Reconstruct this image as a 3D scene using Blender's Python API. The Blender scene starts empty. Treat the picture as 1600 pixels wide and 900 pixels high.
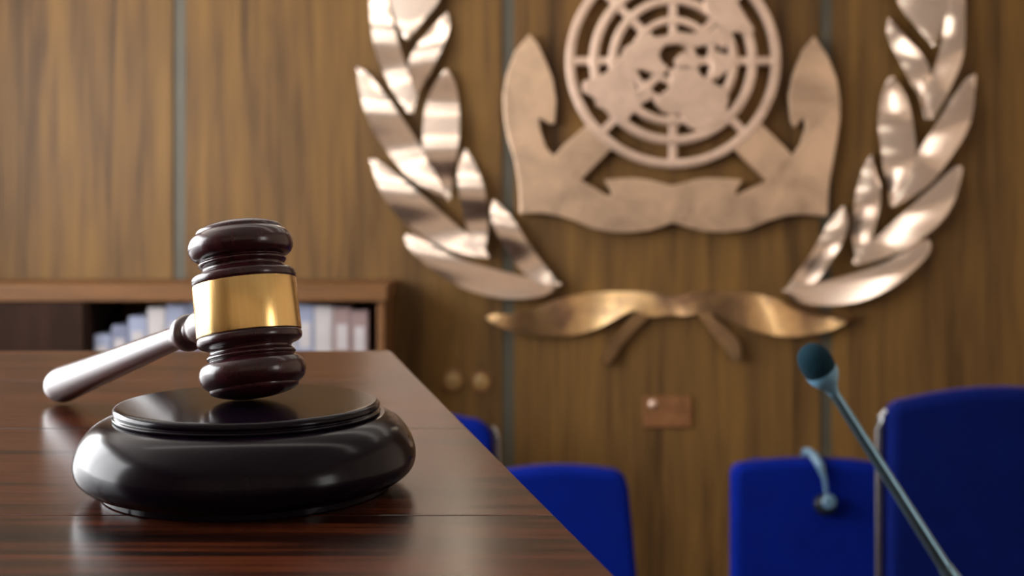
import bpy, bmesh, math, random
from mathutils import Vector, Matrix
random.seed(7)
S = bpy.context.scene
C = S.collection

# ------------------------------------------------------------------ camera
F = 1800.0            # focal length in pixels of the 1600 px wide frame
HY = 345.0            # image row of the horizon
DESK_Z = 1.60         # desk top height above the hall floor (desk stands on a platform)
CAM_Z = DESK_Z + 0.102
cam_d = bpy.data.cameras.new('camera')
cam_d.sensor_width = 36.0
cam_d.lens = F * 36.0 / 1600.0
cam_d.shift_y = -(450.0 - HY) / 1600.0
cam_d.clip_start = 0.01
cam_d.dof.use_dof = True
cam_d.dof.focus_distance = 0.44
cam_d.dof.aperture_fstop = 12.0
cam = bpy.data.objects.new('camera', cam_d)
C.objects.link(cam)
cam.location = (0, 0, CAM_Z)
cam.rotation_euler = (math.radians(90), 0, 0)
S.camera = cam

# ------------------------------------------------------------------ world, exposure
w = bpy.data.worlds.new('world')
S.world = w
w.use_nodes = True
w.node_tree.nodes['Background'].inputs[0].default_value = (0.9, 0.92, 1.0, 1)
w.node_tree.nodes['Background'].inputs[1].default_value = 0.3
vs = S.view_settings
vs.view_transform = 'Standard'
vs.look = 'None'
vs.exposure = -0.95
vs.gamma = 1.0
vs.use_curve_mapping = False
WINDOW_POWER = 30.0        # daylight in the window panes
WINDOW2_POWER = 13.0
CEIL_POWER = 9.0          # ceiling light strips


def at(px, py, d):
    """world point seen at pixel (px, py) at depth d along the view"""
    return Vector(((px - 800.0) / F * d, d, CAM_Z - (py - HY) / F * d))


# ------------------------------------------------------------------ materials
def srgb(r, g, b):
    def f(c):
        c /= 255.0
        return c / 12.92 if c <= 0.04045 else ((c + 0.055) / 1.055) ** 2.4
    return (f(r), f(g), f(b), 1)


def new_mat(name):
    m = bpy.data.materials.new(name)
    m.use_nodes = True
    nt = m.node_tree
    return m, nt, nt.nodes['Principled BSDF']


def plain(name, col, rough=0.5, metal=0.0, coat=0.0, bump=0.0, bscale=200.0, spec=0.5, var=0.12, vscale=25.0):
    """one colour with slight procedural variation and fine relief"""
    m, nt, b = new_mat(name)
    tc = nt.nodes.new('ShaderNodeTexCoord')
    n = nt.nodes.new('ShaderNodeTexNoise')
    n.inputs['Scale'].default_value = vscale
    n.inputs['Detail'].default_value = 4
    nt.links.new(tc.outputs['Object'], n.inputs['Vector'])
    r = nt.nodes.new('ShaderNodeValToRGB')
    c0 = tuple(c * (1 - var) for c in col[:3]) + (1,)
    c1 = tuple(min(1, c * (1 + var)) for c in col[:3]) + (1,)
    r.color_ramp.elements[0].position = 0.3
    r.color_ramp.elements[1].position = 0.7
    r.color_ramp.elements[0].color = c0
    r.color_ramp.elements[1].color = c1
    nt.links.new(n.outputs['Fac'], r.inputs['Fac'])
    nt.links.new(r.outputs['Color'], b.inputs['Base Color'])
    b.inputs['Roughness'].default_value = rough
    b.inputs['Metallic'].default_value = metal
    b.inputs['Coat Weight'].default_value = coat
    b.inputs['Coat Roughness'].default_value = 0.12
    b.inputs['Specular IOR Level'].default_value = spec
    if bump:
        n2 = nt.nodes.new('ShaderNodeTexNoise')
        n2.inputs['Scale'].default_value = bscale
        n2.inputs['Detail'].default_value = 3
        nt.links.new(tc.outputs['Object'], n2.inputs['Vector'])
        bp = nt.nodes.new('ShaderNodeBump')
        bp.inputs['Strength'].default_value = bump
        bp.inputs['Distance'].default_value = 0.002
        nt.links.new(n2.outputs['Fac'], bp.inputs['Height'])
        nt.links.new(bp.outputs['Normal'], b.inputs['Normal'])
    return m


def wood(name, stops, stretch, scale=1.0, rough=0.4, coat=0.0, bump=0.1, detail_scale=8.0, spec=0.5):
    """stops: list of (pos, colour); stretch: mapping scale, small along the grain"""
    m, nt, b = new_mat(name)
    tc = nt.nodes.new('ShaderNodeTexCoord')
    oi = nt.nodes.new('ShaderNodeObjectInfo')
    mul = nt.nodes.new('ShaderNodeVectorMath')
    mul.operation = 'SCALE'
    cmb = nt.nodes.new('ShaderNodeCombineXYZ')
    for k in range(3):
        nt.links.new(oi.outputs['Random'], cmb.inputs[k])
    nt.links.new(cmb.outputs[0], mul.inputs[0])
    mul.inputs['Scale'].default_value = 13.7
    add = nt.nodes.new('ShaderNodeVectorMath')
    nt.links.new(tc.outputs['Object'], add.inputs[0])
    nt.links.new(mul.outputs[0], add.inputs[1])
    mp = nt.nodes.new('ShaderNodeMapping')
    mp.inputs['Scale'].default_value = tuple(s * scale for s in stretch)
    nt.links.new(add.outputs[0], mp.inputs['Vector'])
    n1 = nt.nodes.new('ShaderNodeTexNoise')
    n1.inputs['Scale'].default_value = 1.0
    n1.inputs['Detail'].default_value = 6
    n1.inputs['Roughness'].default_value = 0.62
    n1.inputs['Distortion'].default_value = 0.6
    nt.links.new(mp.outputs[0], n1.inputs['Vector'])
    n2 = nt.nodes.new('ShaderNodeTexNoise')
    n2.inputs['Scale'].default_value = detail_scale
    n2.inputs['Detail'].default_value = 4
    nt.links.new(mp.outputs[0], n2.inputs['Vector'])
    mx = nt.nodes.new('ShaderNodeMix')
    mx.data_type = 'FLOAT'
    mx.inputs[0].default_value = 0.32
    nt.links.new(n1.outputs['Fac'], mx.inputs[2])
    nt.links.new(n2.outputs['Fac'], mx.inputs[3])
    r = nt.nodes.new('ShaderNodeValToRGB')
    els = r.color_ramp.elements
    while len(els) < len(stops):
        els.new(0.5)
    for e, (p, c) in zip(els, stops):
        e.position = p
        e.color = c
    nt.links.new(mx.outputs[0], r.inputs['Fac'])
    nt.links.new(r.outputs['Color'], b.inputs['Base Color'])
    b.inputs['Roughness'].default_value = rough
    b.inputs['Coat Weight'].default_value = coat
    b.inputs['Coat Roughness'].default_value = 0.1
    b.inputs['Specular IOR Level'].default_value = spec
    if bump:
        bp = nt.nodes.new('ShaderNodeBump')
        bp.inputs['Strength'].default_value = bump
        bp.inputs['Distance'].default_value = 0.001
        nt.links.new(mx.outputs[0], bp.inputs['Height'])
        nt.links.new(bp.outputs['Normal'], b.inputs['Normal'])
    return m


def emit(name, col, power):
    m, nt, b = new_mat(name)
    b.inputs['Base Color'].default_value = (0.8, 0.8, 0.8, 1)
    b.inputs['Emission Color'].default_value = col
    b.inputs['Emission Strength'].default_value = power
    return m


def bronze(name, ca, cb, rough, scale, metal=1.0):
    m, nt, b = new_mat(name)
    tc = nt.nodes.new('ShaderNodeTexCoord')
    n = nt.nodes.new('ShaderNodeTexNoise')
    n.inputs['Scale'].default_value = scale
    n.inputs['Detail'].default_value = 5
    n.inputs['Roughness'].default_value = 0.6
    n.inputs['Distortion'].default_value = 0.5
    nt.links.new(tc.outputs['Object'], n.inputs['Vector'])
    r = nt.nodes.new('ShaderNodeValToRGB')
    r.color_ramp.elements[0].position = 0.35
    r.color_ramp.elements[1].position = 0.62
    r.color_ramp.elements[0].color = ca
    r.color_ramp.elements[1].color = cb
    nt.links.new(n.outputs['Fac'], r.inputs['Fac'])
    nt.links.new(r.outputs['Color'], b.inputs['Base Color'])
    b.inputs['Metallic'].default_value = metal
    mr = nt.nodes.new('ShaderNodeMapRange')
    mr.inputs['To Min'].default_value = rough * 1.25
    mr.inputs['To Max'].default_value = rough * 0.8
    nt.links.new(n.outputs['Fac'], mr.inputs['Value'])
    nt.links.new(mr.outputs[0], b.inputs['Roughness'])
    return m


def brushed_brass(name):
    m, nt, b = new_mat(name)
    tc = nt.nodes.new('ShaderNodeTexCoord')
    mp = nt.nodes.new('ShaderNodeMapping')
    mp.inputs['Scale'].default_value = (900, 900, 25)
    nt.links.new(tc.outputs['Object'], mp.inputs['Vector'])
    n = nt.nodes.new('ShaderNodeTexNoise')
    n.inputs['Scale'].default_value = 1.0
    n.inputs['Detail'].default_value = 3
    nt.links.new(mp.outputs[0], n.inputs['Vector'])
    r = nt.nodes.new('ShaderNodeValToRGB')
    r.color_ramp.elements[0].color = (0.72, 0.47, 0.17, 1)
    r.color_ramp.elements[1].color = (0.86, 0.60, 0.26, 1)
    nt.links.new(n.outputs['Fac'], r.inputs['Fac'])
    nt.links.new(r.outputs['Color'], b.inputs['Base Color'])
    b.inputs['Metallic'].default_value = 1.0
    b.inputs['Roughness'].default_value = 0.24
    bp = nt.nodes.new('ShaderNodeBump')
    bp.inputs['Strength'].default_value = 0.05
    bp.inputs['Distance'].default_value = 0.0005
    nt.links.new(n.outputs['Fac'], bp.inputs['Height'])
    nt.links.new(bp.outputs['Normal'], b.inputs['Normal'])
    return m


M = {}
M['panel'] = wood('walnut_wall_panel', [(0.30, srgb(54, 36, 17)), (0.47, srgb(92, 66, 34)), (0.60, srgb(112, 82, 40)), (0.75, srgb(80, 58, 34))],
                  (9.0, 9.0, 0.55), 1.0, rough=0.55, bump=0.05, detail_scale=5.0, spec=0.2)
M['joint'] = plain('grey_joint_strip', srgb(70, 65, 52), 0.6, 0.1, vscale=8)
M['desk'] = wood('polished_desk_wood', [(0.36, srgb(7, 3, 2)), (0.46, srgb(34, 13, 7)), (0.54, srgb(80, 36, 17)), (0.63, srgb(14, 6, 4))],
                 (2.4, 60.0, 60.0), 1.0, rough=0.24, coat=0.0, bump=0.10, detail_scale=4.0, spec=0.22)
M['mahogany'] = wood('dark_mahogany_lacquer', [(0.3, srgb(26, 9, 12)), (0.5, srgb(48, 15, 22)), (0.7, srgb(62, 22, 28))],
                     (90, 90, 12), 1.0, rough=0.25, coat=0.2, bump=0.12, detail_scale=4.0, spec=0.38)
M['handle'] = wood('satin_mahogany_handle', [(0.3, srgb(34, 15, 18)), (0.5, srgb(58, 24, 28)), (0.7, srgb(72, 32, 34))],
                   (90, 90, 12), 1.0, rough=0.34, coat=0.6, bump=0.05, detail_scale=4.0, spec=0.9)
M['ebony'] = plain('ebonised_block_lacquer', srgb(13, 6, 16), 0.18, 0.0, coat=0.0, var=0.2, vscale=30, spec=0.15)
M['brass'] = brushed_brass('brushed_brass')
M['leaf'] = bronze('polished_bronze', (0.86, 0.70, 0.60, 1), (0.93, 0.79, 0.69, 1), 0.16, 5.0)
M['anchor'] = bronze('weathered_bronze', (0.46, 0.32, 0.22, 1), (0.76, 0.53, 0.36, 1), 0.40, 5.5, 0.85)
M['globe'] = bronze('pale_bronze', (0.60, 0.43, 0.33, 1), (0.80, 0.59, 0.46, 1), 0.42, 7.0, 0.85)
M['ribbon'] = bronze('mottled_bronze', (0.32, 0.20, 0.14, 1), (0.95, 0.64, 0.32, 1), 0.24, 5.5)
M['blue'] = plain('royal_blue_upholstery', srgb(1, 22, 108), 0.9, 0.0, bump=0.25, bscale=900, spec=0.08, var=0.1, vscale=14)
M['navy'] = plain('navy_upholstery', srgb(1, 14, 72), 0.9, 0.0, bump=0.25, bscale=900, spec=0.08, var=0.1, vscale=14)
M['piping'] = plain('violet_blue_piping', srgb(44, 34, 92), 0.7, spec=0.3)
M['chrome'] = plain('chair_metal', srgb(175, 178, 182), 0.25, 1.0, vscale=20)
M['shell'] = plain('dark_chair_shell', srgb(24, 26, 34), 0.5)
M['foam'] = plain('teal_black_foam', srgb(13, 42, 54), 0.95, bump=0.6, bscale=1600, spec=0.15, var=0.25, vscale=300)
M['mic_metal'] = plain('blue_grey_mic_metal', srgb(104, 134, 150), 0.28, 0.85, var=0.1)
M['mic_collar'] = plain('pale_blue_collar', srgb(104, 152, 180), 0.4, 0.1, var=0.08)
M['black_plastic'] = plain('black_plastic', srgb(18, 22, 26), 0.35)
M['grey_plastic'] = plain('grey_blue_plastic', srgb(84, 112, 132), 0.35)
M['plaque'] = bronze('copper_plate', srgb(118, 78, 46), srgb(150, 102, 64), 0.5, 10.0, 0.5)
M['honey'] = wood('honey_wood', [(0.3, srgb(80, 52, 26)), (0.55, srgb(106, 70, 36)), (0.75, srgb(90, 58, 30))], (1.5, 20, 20), 1.0, rough=0.6, spec=0.25)
M['dark_wood'] = wood('dark_shelf_wood', [(0.3, srgb(28, 17, 12)), (0.7, srgb(48, 30, 22))], (12, 12, 1), 1.0, rough=0.8, spec=0.1)
M['plaster'] = plain('warm_plaster', srgb(205, 186, 166), 0.9, vscale=3, var=0.05)
M['ceiling'] = plain('white_ceiling', srgb(215, 208, 198), 0.9, vscale=3, var=0.03)
M['carpet'] = plain('brown_carpet', srgb(70, 48, 36), 0.95, bump=0.4, bscale=400, vscale=60)
M['window_white'] = plain('white_window_frame', srgb(220, 220, 216), 0.5)
M['day'] = emit('daylight_pane', (0.97, 0.98, 1.0, 1), WINDOW_POWER)
M['day2'] = emit('daylight_pane_dimmer', (1.0, 0.96, 0.90, 1), WINDOW2_POWER)
M['strip'] = emit('ceiling_strip_diffuser', (1.0, 0.93, 0.82, 1), CEIL_POWER)
M['lamp'] = emit('warm_lamp_diffuser', (1.0, 0.86, 0.66, 1), 34.0)
M['amber'] = emit('amber_glow', (1.0, 0.72, 0.34, 1), 0.03)
M['amber'].node_tree.nodes['Principled BSDF'].inputs['Base Color'].default_value = srgb(140, 108, 60)
BINDER = [plain('binder_' + n, srgb(*c), 0.6, vscale=9) for n, c in
          (('ice_blue', (124, 130, 152)), ('white', (164, 158, 158)), ('grey_blue', (96, 100, 122)), ('rose_grey', (126, 104, 102)),
           ('umber', (78, 58, 46)))]


# ------------------------------------------------------------------ object helpers
def link(name, me, mat, parent=None, smooth=False):
    o = bpy.data.objects.new(name, me)
    C.objects.link(o)
    if mat is not None and not me.materials:
        me.materials.append(mat)
    if parent is not None:
        o.parent = parent
    if smooth:
        for p in me.polygons:
            p.use_smooth = True
    return o


def from_bm(name, bm, mat, parent=None, smooth=False, angle=None, flat=False):
    bmesh.ops.recalc_face_normals(bm, faces=bm.faces[:])
    me = bpy.data.meshes.new(name)
    bm.to_mesh(me)
    bm.free()
    if angle is not None:
        for p in me.polygons:
            p.use_smooth = True
        me.set_sharp_from_angle(angle=math.radians(angle))
    if flat:
        for p in me.polygons:
            if max(abs(c) for c in p.normal) > 0.9995:
                p.use_smooth = False
    return link(name, me, mat, parent, smooth)


def empty(name, loc, label=None, cat=None, group=None, rz=0.0):
    o = bpy.data.objects.new(name, None)
    C.objects.link(o)
    o.location = loc
    o.rotation_euler = (0, 0, rz)
    o.empty_display_size = 0.05
    if label:
        tag(o, label, cat, group)
    return o


def tag(o, label, cat, group=None):
    o['label'] = label
    o['category'] = cat
    if group:
        o['group'] = group
    return o


def add_box(bm, lo, hi, bevel=0.0, seg=2):
    lo, hi = Vector(lo), Vector(hi)
    r = bmesh.ops.create_cube(bm, size=1.0)
    vs_ = r['verts']
    c = (lo + hi) / 2
    d = hi - lo
    for v in vs_:
        v.co = Vector((v.co.x * d.x, v.co.y * d.y, v.co.z * d.z)) + c
    if bevel:
        es = list({e for v in vs_ for e in v.link_edges})
        bmesh.ops.bevel(bm, geom=es, offset=bevel, segments=seg, affect='EDGES', profile=0.5)


def box(name, lo, hi, mat, parent=None, bevel=0.0, seg=2):
    bm = bmesh.new()
    add_box(bm, lo, hi, bevel, seg)
    return from_bm(name, bm, mat, parent, angle=35 if bevel else None, flat=True)


def structure(o):
    o['kind'] = 'structure'
    return o


def prism(name, poly, y_front, y_back, mat, parent=None, bevel=0.0):
    """outline in the XZ plane, given depth along Y (front = towards the hall)"""
    bm = bmesh.new()
    vv = [bm.verts.new((x, y_front, z)) for x, z in poly]
    f = bm.faces.new(vv)
    r = bmesh.ops.extrude_face_region(bm, geom=[f])
    new = [g for g in r['geom'] if isinstance(g, bmesh.types.BMVert)]
    for v in new:
        v.co.y = y_back
    if bevel:
        es = [e for e in bm.edges if all(abs(v.co.y - y_front) < 1e-7 for v in e.verts)]
        bmesh.ops.bevel(bm, geom=es, offset=bevel, segments=2, affect='EDGES', profile=0.5, clamp_overlap=True)
    ng = [f for f in bm.faces if len(f.verts) > 4]
    bmesh.ops.triangulate(bm, faces=ng)
    return from_bm(name, bm, mat, parent, angle=30, flat=True)


def lathe(name, prof, mat, parent=None, seg=96, angle=40, closed=True):
    """profile of (radius, height) turned about Z"""
    bm = bmesh.new()
    rings = []
    for r, h in prof:
        if r < 1e-6:
            rings.append([bm.verts.new((0, 0, h))])
        else:
            rings.append([bm.verts.new((r * math.cos(2 * math.pi * k / seg), r * math.sin(2 * math.pi * k / seg), h)) for k in range(seg)])
    for a, b in zip(rings, rings[1:]):
        for k in range(seg):
            k2 = (k + 1) % seg
            if len(a) == 1 and len(b) == 1:
                continue
            if len(a) == 1:
                bm.faces.new((a[0], b[k], b[k2]))
            elif len(b) == 1:
                bm.faces.new((a[k], a[k2], b[0]))
            else:
                bm.faces.new((a[k], a[k2], b[k2], b[k]))
    if closed:
        for r in (rings[0], rings[-1]):
            if len(r) > 1:
                bm.faces.new(r)
    return from_bm(name, bm, mat, parent, angle=angle)


def smooth_profile(pts, n=4):
    """Catmull-Rom through the profile points"""
    out = []
    P = [pts[0]] + list(pts) + [pts[-1]]
    for i in range(1, len(P) - 2):
        p0, p1, p2, p3 = P[i - 1], P[i], P[i + 1], P[i + 2]
        for k in range(n):
            t = k / n
            q = []
            for a in range(2):
                q.append(0.5 * (2 * p1[a] + (p2[a] - p0[a]) * t + (2 * p0[a] - 5 * p1[a] + 4 * p2[a] - p3[a]) * t * t
                                + (3 * p1[a] - p0[a] - 3 * p2[a] + p3[a]) * t ** 3))
            out.append((max(q[0], 0), q[1]))
    out.append(tuple(pts[-1]))
    return out


def tube(name, pts, radii, mat, parent=None, seg=16, caps=True):
    bm = bmesh.new()
    pts = [Vector(p) for p in pts]
    if not isinstance(radii, (list, tuple)):
        radii = [radii] * len(pts)
    rings = []
    up = Vector((0.13, 0.21, 0.97)).normalized()
    for i, p in enumerate(pts):
        t = (pts[min(i + 1, len(pts) - 1)] - pts[max(i - 1, 0)]).normalized()
        a = t.cross(up)
        if a.length < 0.05:
            a = t.cross(Vector((1, 0, 0)))
        a.normalize()
        b = t.cross(a).normalized()
        rings.append([bm.verts.new(p + (a * math.cos(2 * math.pi * k / seg) + b * math.sin(2 * math.pi * k / seg)) * radii[i]) for k in range(seg)])
    for r0, r1 in zip(rings, rings[1:]):
        for k in range(seg):
            bm.faces.new((r0[k], r0[(k + 1) % seg], r1[(k + 1) % seg], r1[k]))
    if caps:
        bm.faces.new(rings[0])
        bm.faces.new(list(reversed(rings[-1])))
    return from_bm(name, bm, mat, parent, angle=45)


# ------------------------------------------------------------------ the hall
WALL_Y = 4.20
X0, X1, Y0, ZC = -2.4, 3.1, -2.7, 3.25
structure(box('floor', (X0, Y0, -0.1), (X1, WALL_Y, 0), M['carpet']))
structure(box('ceiling', (X0, Y0, ZC), (X1, WALL_Y + 0.1, ZC + 0.1), M['ceiling']))
PLAT_Z = 0.85
structure(box('floor_platform', (-1.75, -0.9, 0.0), (0.17, 1.0, PLAT_Z), M['carpet'], bevel=0.01))

wall_back = structure(box('wall_back', (X0 - 0.1, WALL_Y + 0.008, 0), (X1 + 0.1, WALL_Y + 0.12, ZC), M['joint']))
seams = [-2.4, -1.213, -0.014, 1.145, 2.33, 3.1]
for a, b in zip(seams, seams[1:]):
    box('wood_panel', (a + 0.022, WALL_Y, 0.12), (b - 0.022, WALL_Y + 0.009, ZC - 0.04), M['panel'], wall_back, bevel=0.003)
structure(box('baseboard_back', (X0, WALL_Y - 0.015, 0), (X1, WALL_Y + 0.008, 0.115), M['dark_wood'], bevel=0.004))

wf = structure(box('wall_front', (X0 - 0.1, Y0 - 0.1, 0), (X1 + 0.1, Y0, ZC), M['plaster']))
for k in range(5):  # unseen dark panels, added so the sound block front reflects something dark
    box('added_dark_panel', (X0 + 1.1 * k + 0.01, Y0 + 0.0005, 0.02), (X0 + 1.1 * (k + 1) - 0.01, Y0 + 0.03, 1.55), M['dark_wood'], wf, bevel=0.004)


def wall_with_window(name, x_in, x_out, wy0, wy1, wz0, wz1, wname, pane_mat, ny, nz):
    bm = bmesh.new()
    lo, hi = min(x_in, x_out), max(x_in, x_out)
    add_box(bm, (lo, Y0, 0), (hi, WALL_Y + 0.02, wz0))
    add_box(bm, (lo, Y0, wz1), (hi, WALL_Y + 0.02, ZC))
    add_box(bm, (lo, Y0, wz0), (hi, wy0, wz1))
    add_box(bm, (lo, wy1, wz0), (hi, WALL_Y + 0.02, wz1))
    structure(from_bm(name, bm, M['plaster']))
    xm = (lo + hi) / 2
    bm = bmesh.new()
    t = 0.05
    add_box(bm, (xm - 0.03, wy0, wz0), (xm + 0.03, wy1, wz0 + t))
    add_box(bm, (xm - 0.03, wy0, wz1 - t), (xm + 0.03, wy1, wz1))
    add_box(bm, (xm - 0.03, wy0, wz0 + t), (xm + 0.03, wy0 + t, wz1 - t))
    add_box(bm, (xm - 0.03, wy1 - t, wz0 + t), (xm + 0.03, wy1, wz1 - t))
    win = structure(from_bm(wname, bm, M['window_white']))
    dy, dz = (wy1 - wy0 - 2 * t) / ny, (wz1 - wz0 - 2 * t) / nz
    for i in range(1, ny):
        y = wy0 + t + dy * i
        box('mullion', (xm - 0.025, y - 0.015, wz0 + t), (xm + 0.025, y + 0.015, wz1 - t), M['window_white'], win)
    for i in range(ny):
        for k in range(nz):
            y, z = wy0 + t + dy * i, wz0 + t + dz * k
            box('pane', (xm - 0.004, y, z), (xm + 0.004, y + dy, z + dz), pane_mat, win)


wall_with_window('wall_left', X0, X0 - 0.1, -0.1, 3.4, 1.5, 2.95, 'window_1', M['day'], 3, 1)
wall_with_window('wall_right', X1, X1 + 0.1, -1.6, -0.8, 1.1, 2.5, 'window_2', M['day2'], 2, 1)

# ceiling light strips (real lamps above the frame)
POS = ['nearest the emblem wall', 'second from the emblem wall', 'farthest from the emblem wall']
for (y, txt) in zip((3.2, 2.2, 0.9), POS):
    t = empty('ceiling_light', (0.3, y, ZC), 'long recessed ceiling light strip ' + txt, 'light', 'ceiling light strips')
    box('frame', (-1.75, -0.10, -0.025), (1.75, 0.10, 0.0), M['window_white'], t, bevel=0.004)
    box('diffuser', (-1.7, -0.06, -0.035), (1.7, 0.06, -0.0255), M['strip'], t)

# ------------------------------------------------------------------ the bronze emblem on the wall
ED = WALL_Y - 0.05            # depth of its front face
emb = empty('wall_emblem', (at(1051, 250, ED).x, WALL_Y, at(1051, 250, ED).z),
            'large bronze relief emblem with laurel leaves, anchors and gridded globe on wood panelled wall', 'emblem')
EO = emb.location.copy()


def E(px, py):
    p = at(px, py, ED)
    return (p.x - EO.x, p.z - EO.z)


def Epoly(pts):
    return [E(*p) for p in pts]


YF, YB = -0.05, -0.022      # front / back of the plates, relative to the wall face


def resample(pts, n):
    P = [Vector(p) for p in pts]
    # smooth once with Catmull-Rom
    Q = []
    PP = [P[0] * 2 - P[1]] + P + [P[-1] * 2 - P[-2]]
    for i in range(1, len(PP) - 2):
        for k in range(6):
            t = k / 6
            p0, p1, p2, p3 = PP[i - 1], PP[i], PP[i + 1], PP[i + 2]
            Q.append(0.5 * (2 * p1 + (p2 - p0) * t + (2 * p0 - 5 * p1 + 4 * p2 - p3) * t * t + (3 * p1 - p0 - 3 * p2 + p3) * t ** 3))
    Q.append(P[-1])
    L = [0]
    for a, b in zip(Q, Q[1:]):
        L.append(L[-1] + (b - a).length)
    out = []
    j = 0
    for i in range(n + 1):
        s = L[-1] * i / n
        while j < len(L) - 2 and L[j + 1] < s:
            j += 1
        d = L[j + 1] - L[j]
        out.append(Q[j].lerp(Q[j + 1], 0 if d == 0 else (s - L[j]) / d))
    return out


def leaf(left, right, curl, wave, phase):
    """left, right: edges from tip to base in pixels; the plate is bent along its length"""
    N, W = 30, 6
    A = resample(left, N)
    B = resample(right, N)
    zs_ = [E(*q)[1] for q in left + right]
    zlo, zhi = min(zs_), max(zs_)
    bm = bmesh.new()
    front, back = [], []
    for i in range(N + 1):
        t = i / N
        rowf, rowb = [], []
        for k in range(W + 1):
            v = k / W
            p = A[i].lerp(B[i], v)
            x, z = E(p.x, p.y)
            h = (z - zlo) / (zhi - zlo)
            y = -0.030 - curl * (zhi - zlo) * (1 - h) - wave * math.sin(2 * math.pi * ((z - zlo) / 0.30 + phase)) - 0.0015 * (1 - (2 * v - 1) ** 2)
            y = min(y, -0.016)
            rowf.append(bm.verts.new((x, y, z)))
            rowb.append(bm.verts.new((x, y + 0.014, z)))
        front.append(rowf)
        back.append(rowb)
    for i in range(N):
        for k in range(W):
            bm.faces.new((front[i][k], front[i][k + 1], front[i + 1][k + 1], front[i + 1][k]))
            bm.faces.new((back[i][k], back[i + 1][k], back[i + 1][k + 1], back[i][k + 1]))
        bm.faces.new((front[i][0], front[i + 1][0], back[i + 1][0], back[i][0]))
        bm.faces.new((front[i][W], back[i][W], back[i + 1][W], front[i + 1][W]))
    for k in range(W):
        bm.faces.new((front[0][k], back[0][k], back[0][k + 1], front[0][k + 1]))
        bm.faces.new((front[N][k], front[N][k + 1], back[N][k + 1], back[N][k]))
    bmesh.ops.remove_doubles(bm, verts=bm.verts[:], dist=1e-5)
    return from_bm('laurel_leaf', bm, M['leaf'], emb, angle=40)


LEAVES = [
    ([(645, -170), (612, -110), (598, -50), (608, 0), (620, 34), (637, 67)], [(645, -170), (690, -120), (702, -60), (687, 0), (664, 32), (637, 67)], 0.1, 0.004, 0.1),
    ([(583, -60), (577, -20), (578, 15), (582, 50), (590, 90), (613, 140), (640, 178)], [(583, -60), (600, -25), (606, 5), (612, 27), (623, 67), (637, 110), (648, 145), (643, 178)], 0.12, 0.008, 0.3),
    ([(698, 15), (673, 43), (645, 82), (638, 103), (637, 130), (640, 176)], [(698, 15), (702, 38), (693, 70), (673, 113), (655, 143), (646, 178)], 0.12, 0.009, 0.55),
    ([(556, 103), (560, 133), (570, 173), (587, 210), (613, 247), (640, 277), (673, 298), (701, 313)], [(556, 103), (573, 113), (603, 150), (630, 187), (650, 217), (662, 238), (680, 270), (705, 312)], 0.13, 0.009, 0.15),
    ([(697, 106), (677, 133), (665, 163), (661, 200), (663, 235), (675, 268), (700, 313)], [(697, 106), (710, 127), (716, 157), (718, 200), (715, 240), (708, 277), (704, 313)], 0.12, 0.01, 0.62),
    ([(577, 247), (584, 272), (600, 308), (624, 340), (660, 368), (700, 388), (740, 400), (762, 403)], [(577, 247), (592, 252), (628, 280), (668, 312), (700, 340), (728, 364), (750, 378), (764, 400)], 0.14, 0.009, 0.45),
    ([(726, 229), (716, 256), (716, 292), (722, 328), (732, 364), (745, 392)], [(726, 229), (740, 252), (756, 292), (761, 324), (763, 352), (759, 386)], 0.12, 0.01, 0.5),
    ([(630, 363), (636, 384), (660, 408), (700, 438), (740, 456), (780, 465), (820, 466), (852, 460), (877, 445)], [(630, 363), (660, 370), (684, 388), (724, 406), (772, 420), (812, 430), (844, 434), (877, 443)], 0.22, 0.008, 0.7),
    ([(770, 310), (767, 336), (776, 364), (796, 396), (816, 424), (850, 446)], [(770, 310), (788, 326), (808, 352), (828, 384), (850, 414), (868, 438)], 0.15, 0.009, 0.55),
]
for l, r, cu, wv, ph in LEAVES:
    leaf(l, r, cu, wv, ph)
    mir = lambda q: (1051 + (1051 - q[0]) * 0.968, q[1] + 10)
    leaf([mir(q) for q in l], [mir(q) for q in r], cu * 1.05, wv, ph + 0.1)

ANCH = [(827, 53), (804, 81), (791, 118), (786, 149), (788, 187), (794, 218), (804, 249), (810, 284), (812, 315), (812, 334),
        (847, 333), (871, 337), (898, 345), (925, 357), (955, 363), (982, 364), (1016, 360), (1038, 353), (1050, 348),
        (1064, 352), (1100, 362), (1134, 363), (1168, 359), (1202, 345), (1229, 337), (1252, 335), (1293, 338),
        (1295, 294), (1300, 261), (1307, 222), (1313, 187), (1313, 156), (1308, 124), (1295, 90), (1273, 57), (1255, 78), (1239, 118), (1233, 149),
        (1236, 187), (1241, 199), (1258, 184), (1259, 199), (1252, 224), (1239, 243), (1227, 230), (1189, 193), (1180, 186),
        (1140, 222), (1150, 236), (1198, 283), (1149, 306), (1151, 295), (1161, 281), (1134, 279), (1105, 278), (1084, 281), (1050, 290), (1016, 281),
        (992, 278), (969, 279), (945, 281), (952, 292), (957, 305), (946, 304), (908, 281), (954, 234), (963, 222), (925, 187), (916, 196), (884, 224), (866, 244),
        (853, 230), (844, 202), (842, 184), (860, 194), (867, 192), (869, 156), (864, 124), (853, 96), (840, 68)]
prism('crossed_anchors', Epoly(ANCH), YF, YB, M['anchor'], emb, bevel=0.003)

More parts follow.
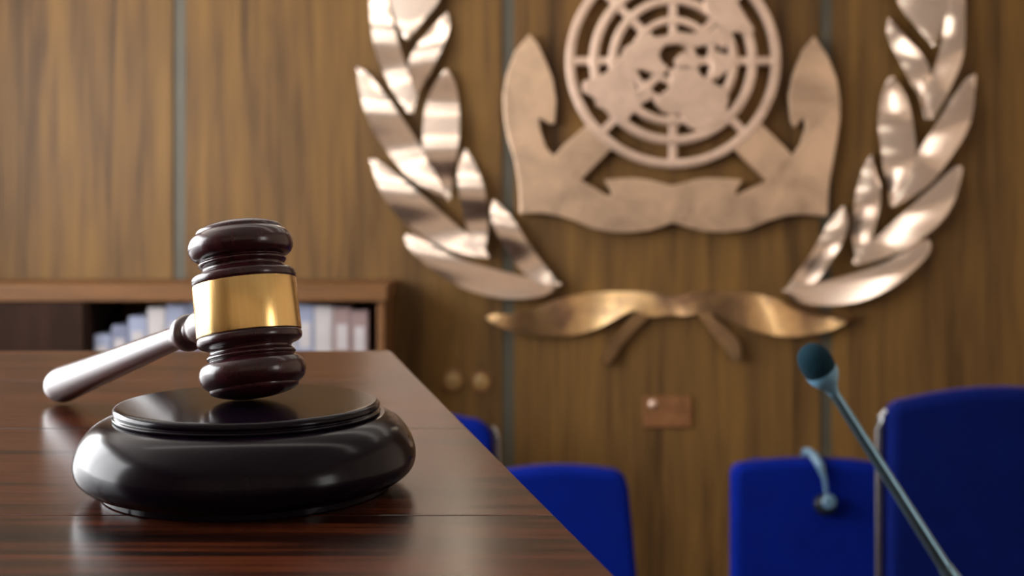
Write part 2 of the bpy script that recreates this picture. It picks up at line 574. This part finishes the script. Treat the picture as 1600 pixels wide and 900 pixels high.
# the bow below
BOW = [(750, 490), (772, 506), (808, 520), (852, 526), (900, 524), (936, 512), (964, 496), (990, 484), (1012, 494), (1030, 494), (1050, 492), (1072, 494), (1100, 490), (1118, 492),
       (1136, 500), (1164, 512), (1200, 522), (1240, 526), (1280, 521), (1312, 511), (1340, 494), (1296, 489), (1256, 480), (1216, 468), (1172, 458),
       (1120, 455), (1080, 458), (1052, 464), (1016, 458), (976, 456), (928, 458), (880, 466), (840, 480), (800, 491)]
TAIL_A = [(1014, 496), (996, 514), (974, 538), (961, 558), (950, 570), (937, 569), (932, 555), (948, 541), (968, 518), (984, 498), (1000, 485)]
TAIL_B = [(1092, 492), (1110, 518), (1130, 542), (1144, 563), (1159, 565), (1166, 551), (1156, 534), (1136, 514), (1110, 490)]


def plate(name, outline, mat, curl_x, depth=0.016):
    """a plate bent along X: outline in px, filled as a fine grid between its lower and upper edge"""
    o = prism(name, Epoly(outline), -0.042, -0.042 + depth, mat, emb, bevel=0.002)
    return o


def strip(name, upper, lower, mat, fn, n=48, w=6):
    A = resample(upper, n)
    B = resample(lower, n)
    bm = bmesh.new()
    fr, bk = [], []
    for i in range(n + 1):
        rf, rb = [], []
        for k in range(w + 1):
            p = A[i].lerp(B[i], k / w)
            x, z = E(p.x, p.y)
            y = -0.036 - fn(i / n, k / w)
            rf.append(bm.verts.new((x, y, z)))
            rb.append(bm.verts.new((x, y + 0.016, z)))
        fr.append(rf)
        bk.append(rb)
    for i in range(n):
        for k in range(w):
            bm.faces.new((fr[i][k], fr[i][k + 1], fr[i + 1][k + 1], fr[i + 1][k]))
            bm.faces.new((bk[i][k], bk[i + 1][k], bk[i + 1][k + 1], bk[i][k + 1]))
        bm.faces.new((fr[i][0], fr[i + 1][0], bk[i + 1][0], bk[i][0]))
        bm.faces.new((fr[i][w], bk[i][w], bk[i + 1][w], fr[i + 1][w]))
    for k in range(w):
        bm.faces.new((fr[0][k], bk[0][k], bk[0][k + 1], fr[0][k + 1]))
        bm.faces.new((fr[n][k], fr[n][k + 1], bk[n][k + 1], bk[n][k]))
    bmesh.ops.remove_doubles(bm, verts=bm.verts[:], dist=1e-5)
    return from_bm(name, bm, mat, emb, angle=40)


lower = BOW[0:21]
upper = [BOW[0]] + BOW[:20:-1] + [BOW[20]]
strip('ribbon_bow', upper, lower, M['ribbon'], lambda t, v: 0.010 * math.sin(6 * math.pi * t) + 0.030 * (v - 0.5) * (0.5 + 0.5 * math.cos(4 * math.pi * t + 1.5)))
strip('ribbon_tail', [TAIL_A[0], TAIL_A[1], TAIL_A[2], TAIL_A[3], TAIL_A[4]], [TAIL_A[10], TAIL_A[9], TAIL_A[8], TAIL_A[7], TAIL_A[5]], M['ribbon'], lambda t, v: -0.006 + 0.010 * t, 16, 4)
strip('ribbon_tail', [TAIL_B[0], TAIL_B[1], TAIL_B[2], TAIL_B[3]], [TAIL_B[8], TAIL_B[7], TAIL_B[6], TAIL_B[4]], M['ribbon'], lambda t, v: -0.006 + 0.010 * t, 16, 4)

# globe: rings, meridians, land
GC = (1052, 95)
PXM = ED / F


def ring(r0, r1, yf, yb):
    bm = bmesh.new()
    n = 96
    cx, cz = E(*GC)
    L = []
    for r, y in ((r0, yf), (r1, yf), (r1, yb), (r0, yb)):
        L.append([bm.verts.new((cx + r * PXM * math.cos(2 * math.pi * k / n), y, cz + r * PXM * math.sin(2 * math.pi * k / n))) for k in range(n)])
    for a in range(4):
        A, B = L[a], L[(a + 1) % 4]
        for k in range(n):
            bm.faces.new((A[k], A[(k + 1) % n], B[(k + 1) % n], B[k]))
    es = [e for e in bm.edges if all(abs(v.co.y - yf) < 1e-7 for v in e.verts) and abs((e.verts[0].co - Vector((cx, yf, cz))).length - (e.verts[1].co - Vector((cx, yf, cz))).length) < 1e-5]
    bmesh.ops.bevel(bm, geom=es, offset=0.003, segments=2, affect='EDGES', profile=0.5)
    return from_bm('latitude_ring', bm, M['globe'], emb, angle=30)


for r0, r1 in ((154, 168), (117, 131), (88, 101), (58, 69), (28, 37)):
    ring(r0, r1, YF - 0.004, YB)
for k in range(8):
    a = math.pi / 4 * k
    cx, cz = GC
    dx, dy = math.cos(a), math.sin(a)
    hw = 6
    pts = []
    for r, s in ((33, -1), (160, -1), (160, 1), (33, 1)):
        pts.append((cx + dx * r - dy * hw * s, cz + dy * r + dx * hw * s))
    prism('meridian_bar', Epoly(pts), YF - 0.0025, YB, M['globe'], emb, bevel=0.002)
z4 = lambda x, y: (870 + x / 3.214, y / 3.214)
LAND = [
    [(315, 300), (340, 240), (400, 200), (470, 190), (540, 180), (600, 160), (680, 170), (740, 180), (800, 130), (830, 160), (860, 200), (840, 250), (800, 228), (760, 222), (700, 240),
     (660, 230), (600, 220), (540, 228), (512, 270), (525, 310), (560, 340), (540, 372), (470, 368), (440, 352), (402, 352), (380, 400), (400, 450), (430, 500), (420, 550), (380, 570),
     (350, 612), (310, 600), (260, 560), (200, 530), (190, 490), (132, 460), (130, 410), (190, 390), (240, 370), (280, 330)],
    [(562, 350), (640, 325), (700, 345), (735, 390), (800, 425), (850, 450), (862, 500), (850, 560), (820, 620), (770, 640), (720, 662), (660, 640), (635, 600), (615, 570), (580, 582),
     (530, 560), (490, 512), (515, 480), (562, 445), (572, 400)],
    [(735, -60), (860, -50), (905, 10), (945, 80), (992, 150), (968, 182), (900, 160), (850, 172), (812, 122), (772, 100), (742, 50)],
    [(770, 245), (830, 268), (900, 288), (885, 340), (835, 372), (800, 402), (770, 380), (785, 330), (752, 290)],
    [(590, 300), (630, 262), (690, 262), (718, 300), (712, 345), (650, 350), (600, 345)],
    [(390, 470), (450, 400), (480, 430), (470, 500), (430, 520)],
]
for poly in LAND:
    prism('continent', Epoly([z4(*p) for p in poly]), YF - 0.007, YB, M['globe'], emb, bevel=0.003)

# ------------------------------------------------------------------ small things on the wall
p = at(1042, 643, WALL_Y)
t = empty('wall_plaque', p, 'small copper coloured rectangular plate on the wall below the bronze emblem', 'plaque')
box('plate', (-0.088, -0.012, -0.056), (0.088, 0.0, 0.056), M['plaque'], t, bevel=0.004)
s = lathe('stud', [(0.0, 0.010), (0.012, 0.008), (0.017, 0.003), (0.018, 0.0)], M['globe'], t, seg=24)
s.rotation_euler = (math.radians(90), 0, 0)
s.location = (-0.052, -0.011, 0.028)
for px, py, r, txt in ((708, 594, 0.036, 'added round amber glow spot nearer the bookcase, left of the copper plate'),
                       (752, 596, 0.034, 'added dimmer round amber glow spot nearer the copper plate')):
    t = empty('glow_spot', at(px, py, WALL_Y), txt, 'glow spot', 'round amber glow spots')  # added amber discs, standing in for out-of-focus glow spots
    d = lathe('rim', [(r + 0.003, 0.0), (r + 0.003, 0.010), (r, 0.012), (r - 0.004, 0.008)], M['plaque'], t, seg=32, closed=False)
    d.rotation_euler = (math.radians(90), 0, 0)
    d = lathe('lens', [(r - 0.003, 0.0), (r - 0.003, 0.007), (r * 0.6, 0.013), (0.0, 0.016)], M['amber'], t, seg=32)
    d.rotation_euler = (math.radians(90), 0, 0)

# slim upright wall lamps beside the top of the emblem
for px, txt in ((724, 'left'), (1375, 'right')):
    t = empty('wall_lamp', (at(px, 0, WALL_Y).x, WALL_Y, 2.62), 'slim upright wall lamp above the picture, %s of the globe' % txt, 'wall lamp', 'wall lamps above the emblem')
    box('bracket', (-0.03, -0.03, 0.0), (0.03, 0.0, 0.46), M['plaque'], t, bevel=0.004)
    box('diffuser', (-0.017, -0.05, 0.015), (0.017, -0.0305, 0.445), M['lamp'], t, bevel=0.008)

# ------------------------------------------------------------------ bookcase with binders behind the desk
BY0, BY1 = 3.84, 4.19
BXL, BXR = -2.05, -0.425
bk = empty('bookcase', ((BXL + BXR) / 2, BY1, 0), 'low brown wooden bookcase holding pale binders behind the gavel', 'bookcase')
ox, oy = bk.location.x, bk.location.y


def bpart(name, lo, hi, mat, bev=0.003):
    return box(name, (lo[0] - ox, lo[1] - oy, lo[2]), (hi[0] - ox, hi[1] - oy, hi[2]), mat, bk, bevel=bev)


TOPZ = 1.49
SHELF = [0.10, 0.62, 1.13]
bpart('top_board', (BXL - 0.01, BY0 - 0.02, TOPZ - 0.055), (BXR + 0.01, BY1, TOPZ), M['honey'])
bpart('side_panel', (BXL, BY0, 0), (BXL + 0.025, BY1, TOPZ - 0.0555), M['honey'])
bpart('side_panel', (BXR - 0.025, BY0, 0), (BXR, BY1, TOPZ - 0.0555), M['honey'])
bpart('back_panel', (BXL + 0.0255, BY1 - 0.012, 0), (BXR - 0.0255, BY1, TOPZ - 0.0555), M['panel'])
DIV = -1.42
for z in SHELF:
    bpart('shelf', (BXL + 0.0255, BY0 + 0.01, z - 0.025), (DIV - 0.0105, BY1 - 0.0125, z), M['honey'])
    bpart('shelf', (DIV + 0.0105, BY0 + 0.01, z - 0.025), (BXR - 0.0255, BY1 - 0.0125, z), M['honey'])
bpart('divider', (DIV - 0.01, BY0 + 0.005, 0), (DIV + 0.01, BY1 - 0.0125, TOPZ - 0.0555), M['dark_wood'])
# dark cabinet door closing the left bay
bpart('door', (BXL + 0.026, BY0 - 0.014, 0.11), (DIV - 0.004, BY0 + 0.004, TOPZ - 0.058), M['dark_wood'])

x = DIV + 0.014
seq = [(0, .058, .17), (2, .055, .20), (0, .062, .23), (1, .06, .26), (0, .066, .27), (2, .052, .28), (1, .064, .285), (0, .06, .27), (4, .05, .25), (2, .06, .28),
       (1, .07, .275), (0, .062, .27), (1, .06, .265), (3, .06, .26), (3, .055, .25)]
ORD = ['first', 'second', 'third', 'fourth', 'fifth', 'sixth', 'seventh', 'eighth', 'ninth', 'tenth', 'eleventh', 'twelfth', 'thirteenth', 'fourteenth', 'last']
CN = ['ice blue', 'off-white', 'grey-blue', 'rose grey', 'dark brown']
for i, (c, wd, h) in enumerate(seq):
    t = empty('ring_binder', (x + wd / 2, BY0 + 0.03, SHELF[2]), '%s upright binder, %s from the dark divider of the bookcase' % (CN[c], ORD[i]), 'binder', 'binders in the bookcase')
    h2 = wd / 2
    h = min(h + 0.02, 0.298)
    box('cover', (-h2, 0.0, 0.0005), (h2, 0.22, h), BINDER[c], t, bevel=0.004)
    box('spine_label', (-h2 * 0.6, -0.0015, h * 0.5), (h2 * 0.6, 0.0005, h * 0.8), BINDER[1], t)
    x += wd + 0.002

# ------------------------------------------------------------------ chairs


def rounded_back(wt, wb, h, rad, crown, n=10):
    """outline of a backrest in XZ, z from 0 to h; wt/wb top and bottom half widths"""
    pts = [(-wb, 0.0), (wb, 0.0)]
    for k in range(n + 1):
        a = math.pi / 2 * k / n
        pts.append((wt - rad + rad * math.cos(a), h - rad + rad * math.sin(a)))
    for k in range(1, 8):
        f = k / 8
        xx = (wt - rad) * (1 - 2 * f)
        pts.append((xx, h + crown * (1 - (2 * f - 1) ** 2)))
    for k in range(n + 1):
        a = math.pi / 2 + math.pi / 2 * k / n
        pts.append((-wt + rad + rad * math.cos(a), h - rad + rad * math.sin(a)))
    return pts


def chair(loc, rz, label, top, wt, wb, crown, rad, trim, cloth='blue'):
    t = empty('conference_chair', loc, label, 'chair', 'blue upholstered conference chairs', rz)
    zs = 0.47
    # seat cushion (chair faces -Y)
    box('seat', (-0.23, -0.36, zs - 0.09), (0.23, 0.10, zs), M[cloth], t, bevel=0.035, seg=4)
    # backrest cushion: outline prism with a soft bevel
    out = [(x_, z_ + zs + 0.03) for x_, z_ in rounded_back(wt, wb, top - zs - 0.03 - crown, rad, crown)]
    bm = bmesh.new()
    vv = [bm.verts.new((x_, 0.03, z_)) for x_, z_ in out]
    f = bm.faces.new(vv)
    r = bmesh.ops.extrude_face_region(bm, geom=[f])
    for g in r['geom']:
        if isinstance(g, bmesh.types.BMVert):
            g.co.y = 0.10
    es = [e for e in bm.edges if abs(e.verts[0].co.y - e.verts[1].co.y) < 1e-6]
    bmesh.ops.bevel(bm, geom=es, offset=0.022, segments=5, affect='EDGES', profile=0.5)
    bmesh.ops.triangulate(bm, faces=[f for f in bm.faces if len(f.verts) > 4])
    from_bm('backrest', bm, M[cloth], t, angle=50, flat=True)
    # piping along the top edge
    tube('piping', [(x_ * 0.985, 0.062, z_ + 0.001) for x_, z_ in out[1:]], 0.004, M['piping'], t, seg=8)
    if trim:
        for sgn in (-1, 1):
            zt = top - crown - 0.035
            tube('edge_trim', [(sgn * (wb + 0.014), 0.065, zs - 0.05), (sgn * (wt + 0.013), 0.065, zt - 0.03), (sgn * (wt + 0.009), 0.065, zt - 0.005), (sgn * (wt - 0.002), 0.065, zt + 0.012)],
                 [0.009, 0.010, 0.010, 0.008], M['chrome'], t, seg=12)
    # back support, underside plate and legs
    box('back_support', (-0.05, 0.1005, zs - 0.10), (0.05, 0.125, zs + 0.35), M['shell'], t, bevel=0.008)
    box('seat_plate', (-0.17, -0.28, zs - 0.115), (0.17, 0.13, zs - 0.0905), M['shell'], t, bevel=0.006)
    for sx in (-1, 1):
        for y_a, y_b in ((-0.26, -0.33), (0.08, 0.15)):
            tube('leg', [(sx * 0.15, y_a, zs - 0.116), (sx * 0.21, y_b, 0.0)], [0.014, 0.011], M['chrome'], t, seg=12)
    return t


chair((at(655, 0, 3.62).x, 3.62, 0), 0.0, 'blue chair nearly hidden behind the desk, its metal edge showing', CAM_Z - 300 / F * 3.68, 0.23, 0.24, 0.02, 0.07, True)
chair((at(874, 0, 2.98).x, 2.98, 0), 0.06, 'blue upholstered chair just right of the polished desk edge', CAM_Z - 382 / F * 3.04, 0.185, 0.235, 0.012, 0.045, False)
chair((at(1271, 0, 2.96).x, 2.96, 0), 0.0, 'blue upholstered chair with an earpiece hung over its back', CAM_Z - 371 / F * 3.02, 0.2, 0.2, 0.012, 0.03, False)
chair((at(1586, 0, 2.42).x, 2.42, 0), -0.10, 'tall dark blue chair with metal edge at far right, behind microphone', CAM_Z - 261 / F * 2.48, 0.25, 0.25, 0.03, 0.035, True, 'navy')

# earpiece hung over the third chair's back
cz = CAM_Z - 371 / F * 3.02
ce = empty('earpiece', (at(1275, 0, 2.98).x, 2.98, cz), 'small grey-blue earpiece hooked over the top of a blue chair back', 'earpiece')
arc = [(-0.012, 0.088, -0.05), (-0.012, 0.094, -0.01), (-0.010, 0.075, 0.013), (-0.006, 0.045, 0.016), (0.0, 0.012, 0.010), (0.010, -0.006, -0.012), (0.020, -0.010, -0.045), (0.024, -0.010, -0.080)]
tube('hook', [tuple(v) for v in arc], [0.005, 0.006, 0.008, 0.010, 0.012, 0.011, 0.006, 0.005], M['grey_plastic'], ce, seg=12)
o = lathe('ear_pad', [(0.0, 0.0), (0.018, 0.001), (0.024, 0.008), (0.025, 0.018), (0.019, 0.028), (0.0, 0.031)], M['black_plastic'], ce, seg=28)
o.rotation_euler = (math.radians(80), math.radians(10), 0)
o.location = (0.020, 0.004, -0.112)
o.scale = (1.15, 1.15, 0.9)
o = lathe('ear_shell', [(0.0, 0.0), (0.012, 0.0), (0.016, 0.006), (0.012, 0.012), (0.0, 0.014)], M['grey_plastic'], ce, seg=24)
o.rotation_euler = (math.radians(80), math.radians(10), 0)
o.location = (0.027, -0.020, -0.100)
o.scale = (1.2, 1.2, 1.0)

# ------------------------------------------------------------------ lectern below the frame and its gooseneck microphone
MD = 0.92
foot = at(1550, 1010, MD)
LT = foot.z - 0.012
lec = empty('lectern', (foot.x + 0.06, MD - 0.05, 0), 'wooden lectern just below the picture carrying the gooseneck microphone', 'lectern')
box('top', (-0.22, -0.17, LT - 0.03), (0.22, 0.17, LT), M['desk'], lec, bevel=0.005)
box('column', (-0.17, -0.12, 0.03), (0.17, 0.12, LT - 0.0305), M['desk'], lec, bevel=0.004)
box('plinth', (-0.21, -0.16, 0.0), (0.21, 0.16, 0.0295), M['dark_wood'], lec, bevel=0.004)

mic = empty('gooseneck_microphone', (foot.x, MD, LT), 'slim gooseneck microphone with dark foam head in front of the tall chair', 'microphone')
ml = mic.location.copy()
lathe('base', [(0.0, 0.0), (0.032, 0.0), (0.034, 0.004), (0.030, 0.010), (0.012, 0.014), (0.0, 0.014)], M['black_plastic'], mic, seg=40)
P0 = Vector((0, 0, 0.013))
P1 = at(1484, 898, MD) - ml
P2 = at(1303, 614, MD) - ml
P3 = at(1291, 592, MD) - ml
path = [P0, P0.lerp(P1, 0.5) + Vector((0.002, 0, 0.004)), P1]
for k in range(1, 9):
    path.append(P1.lerp(P2, k / 8))
rad = [0.0060, 0.0058, 0.0056] + [0.0054 - 0.0013 * k / 8 for k in range(1, 9)]
tube('stem', path, rad, M['mic_metal'], mic, seg=20)
tube('lower_sleeve', [P0, P0.lerp(P1, 0.5) + Vector((0.002, 0, 0.004)), P1, P1.lerp(P2, 0.03), P1.lerp(P2, 0.06)], [0.0075, 0.0072, 0.0066, 0.0062, 0.0050], M['mic_metal'], mic, seg=20)
ax = (P3 - P2).normalized()
ax = (ax + Vector((-0.12, -0.25, 0.05))).normalized()
rot = ax.to_track_quat('Z', 'Y').to_euler()
o = lathe('collar', smooth_profile([(0.0036, -0.006), (0.0042, 0.0), (0.0062, 0.006), (0.0100, 0.012), (0.0124, 0.017), (0.0128, 0.022), (0.0118, 0.023), (0.0, 0.023)], 3), M['mic_collar'], mic, seg=36)
o.rotation_euler = rot
o.location = P2
o = lathe('foam_head', smooth_profile([(0.0085, 0.0), (0.0120, 0.003), (0.0134, 0.010), (0.0132, 0.017), (0.0108, 0.024), (0.0060, 0.0285), (0.0, 0.030)], 5), M['foam'], mic, seg=40)
o.rotation_euler = rot
o.location = P2 + ax * 0.017

# ------------------------------------------------------------------ the desk in front
dk = empty('desk', (-0.6, 0.5, PLAT_Z), 'polished dark brown wooden desk of broad planks under the gavel', 'desk')
dox, doy, doz = dk.location
DTH = 0.034


def edge_x(y):
    """the slanted right end of the desk"""
    ya, xa = 0.904, -0.0955
    yb, xb = 0.331, 0.0294
    return xa + (y - ya) * (xb - xa) / (yb - ya)


cuts = [0.12, 0.2555, 0.399, 0.5655, 0.735, 0.904]
for a, b in zip(cuts, cuts[1:]):
    g = 0.00015
    ya, yb = a + g, b - g
    q = [(-1.25, ya), (edge_x(ya), ya), (edge_x(yb), yb), (-1.25, yb)]
    bm = bmesh.new()
    ymid = (ya + yb) / 2
    vb = [bm.verts.new((x_ - dox, y_ - doy, DESK_Z - DTH - doz)) for x_, y_ in q]
    vt = [bm.verts.new((x_ - dox, y_ - doy, DESK_Z - doz)) for x_, y_ in q]
    bm.faces.new(list(reversed(vb)))
    bm.faces.new(vt)
    for k in range(4):
        bm.faces.new((vb[k], vb[(k + 1) % 4], vt[(k + 1) % 4], vt[k]))
    bmesh.ops.bevel(bm, geom=bm.edges[:], offset=0.0006, segments=2, affect='EDGES', profile=0.5)
    from_bm('plank', bm, M['desk'], dk, angle=35, flat=True)
zt = DESK_Z - DTH - doz - 0.0005
box('apron', (-1.20 - dox, 0.17 - doy, zt - 0.09), (-0.10 - dox, 0.195 - doy, zt), M['desk'], dk, bevel=0.002)
box('apron', (-1.20 - dox, 0.825 - doy, zt - 0.09), (-0.14 - dox, 0.85 - doy, zt), M['desk'], dk, bevel=0.002)
for x_, y_ in ((-1.19, 0.225), (-0.10, 0.225), (-1.19, 0.80), (-0.16, 0.80)):
    bm = bmesh.new()
    add_box(bm, (x_ - 0.028 - dox, y_ - 0.028 - doy, 0.0), (x_ + 0.028 - dox, y_ + 0.028 - doy, zt), 0.004)
    from_bm('leg', bm, M['desk'], dk, angle=35)

# ------------------------------------------------------------------ sound block
BD = 0.443
bx = (389.5 - 800.0) / F * BD
blk = empty('sound_block', (bx, BD, DESK_Z), 'round black lacquered sound block with raised disc, standing on the polished desk', 'sound block')
BH = 0.0327
RS = 0.982
sc = lambda L: [(r * RS, h) for r, h in L]
prof = smooth_profile([(0.0575, 0.0030), (0.0605, 0.0042), (0.0638, 0.0072), (0.0650, 0.0110), (0.0646, 0.0150), (0.0628, 0.0195), (0.0596, 0.0238), (0.0560, 0.0264), (0.0530, 0.0276)], 4)
lathe('body', sc([(0.0, 0.0030)] + prof + [(0.0520, 0.0278), (0.0, 0.0278)]), M['ebony'], blk, seg=160, angle=50)
top = smooth_profile([(0.0508, 0.0280), (0.0512, 0.0288), (0.0505, 0.0294), (0.0503, 0.0298), (0.0508, 0.0304), (0.0508, 0.0312), (0.0503, 0.0321), (0.0494, 0.0326), (0.0484, 0.0327)], 4)
lathe('strike_disc', sc([(0.0, 0.0279)] + top + [(0.0480, BH), (0.0470, BH), (0.0, BH)]), M['ebony'], blk, seg=160, angle=50)
lathe('foot_ring', sc([(0.0545, 0.0), (0.0550, 0.0004), (0.0550, 0.0029), (0.0, 0.0029), (0.0, 0.0)]), M['ebony'], blk, seg=96)

# ------------------------------------------------------------------ gavel
K = 8.75e-5
half = [(222, 0), (222, 117), (226, 124), (227, 138), (222, 152), (207, 162), (187, 169), (177, 178), (176, 188), (183, 194), (190, 201), (192, 208), (187, 215), (180, 219),
        (184, 224), (204, 231), (220, 246), (229, 270), (228, 296), (217, 322), (200, 338), (193, 343), (191, 350), (184, 361), (152, 376), (100, 388), (50, 394), (0, 396)]
u = Vector((-0.603, 0.798, 0))
HALF = 396 * K
# handle end lies on the desk, head leans: solve the tilt
Lh = 0.252
r_end = 0.0106
best = None
for k in range(2000):
    al = math.radians(4 + 14 * k / 2000)
    # head axis a, bottom dome: lowest point of the head found from the profile
    low = min(-h * K * math.cos(al) - r * K * math.sin(al) for r, h in half)
    hc = BH - low                                   # head centre above the desk
    e = hc - Lh * math.sin(al) - r_end * math.cos(al)
    if best is None or abs(e) < best[0]:
        best = (abs(e), al, hc)
_, AL, HC = best
hd = Vector((u.x * math.cos(AL), u.y * math.cos(AL), -math.sin(AL)))      # along the handle
axh = Vector((u.x * math.sin(AL), u.y * math.sin(AL), math.cos(AL)))     # head axis, up
Y_HEAD = 0.445
gv = empty('gavel', ((386.0 - 800.0) / F * Y_HEAD, Y_HEAD, DESK_Z + HC + 0.0003), 'dark mahogany gavel with a wide brass band, leaning on the black sound block', 'gavel')
q_head = axh.to_track_quat('Z', 'Y').to_euler()
full = [(r * K, -h * K) for r, h in reversed(half)] + [(r * K, h * K) for r, h in half[1:]]
lo_i = smooth_profile(full[:len(half) - 1], 4)
hi_i = smooth_profile(full[len(half):], 4)
head = lathe('head', lo_i + hi_i, M['mahogany'], gv, seg=128, angle=60)
head.rotation_euler = q_head
bb = 113 * K
band = lathe('brass_band', [(221 * K, -bb), (225.5 * K, -bb), (226.5 * K, -bb + 0.0003), (226.5 * K, bb - 0.0003), (225.5 * K, bb), (221 * K, bb)], M['brass'], gv, seg=160, angle=30, closed=False)
band.rotation_euler = q_head
band['label'] = 'wide brushed brass band around the gavel head'
hp = [(0.0086, 0.0165), (0.0080, 0.0215), (0.0068, 0.028), (0.0066, 0.034), (0.0073, 0.040), (0.0074, 0.045), (0.0062, 0.0505), (0.0049, 0.0530), (0.0049, 0.0565), (0.0074, 0.0585),
      (0.0080, 0.0615), (0.0070, 0.0655), (0.0054, 0.0700), (0.0053, 0.0800), (0.0062, 0.115), (0.0074, 0.16), (0.0087, 0.205), (0.0099, 0.240), (0.0100, 0.248), (0.0090, 0.256), (0.0056, 0.2615), (0.0, 0.263)]
hn = lathe('handle', smooth_profile(hp, 5), M['handle'], gv, seg=64, angle=60)
hn.rotation_euler = hd.to_track_quat('Z', 'Y').to_euler()
print('GAVEL tilt', math.degrees(AL), 'head height', HC)
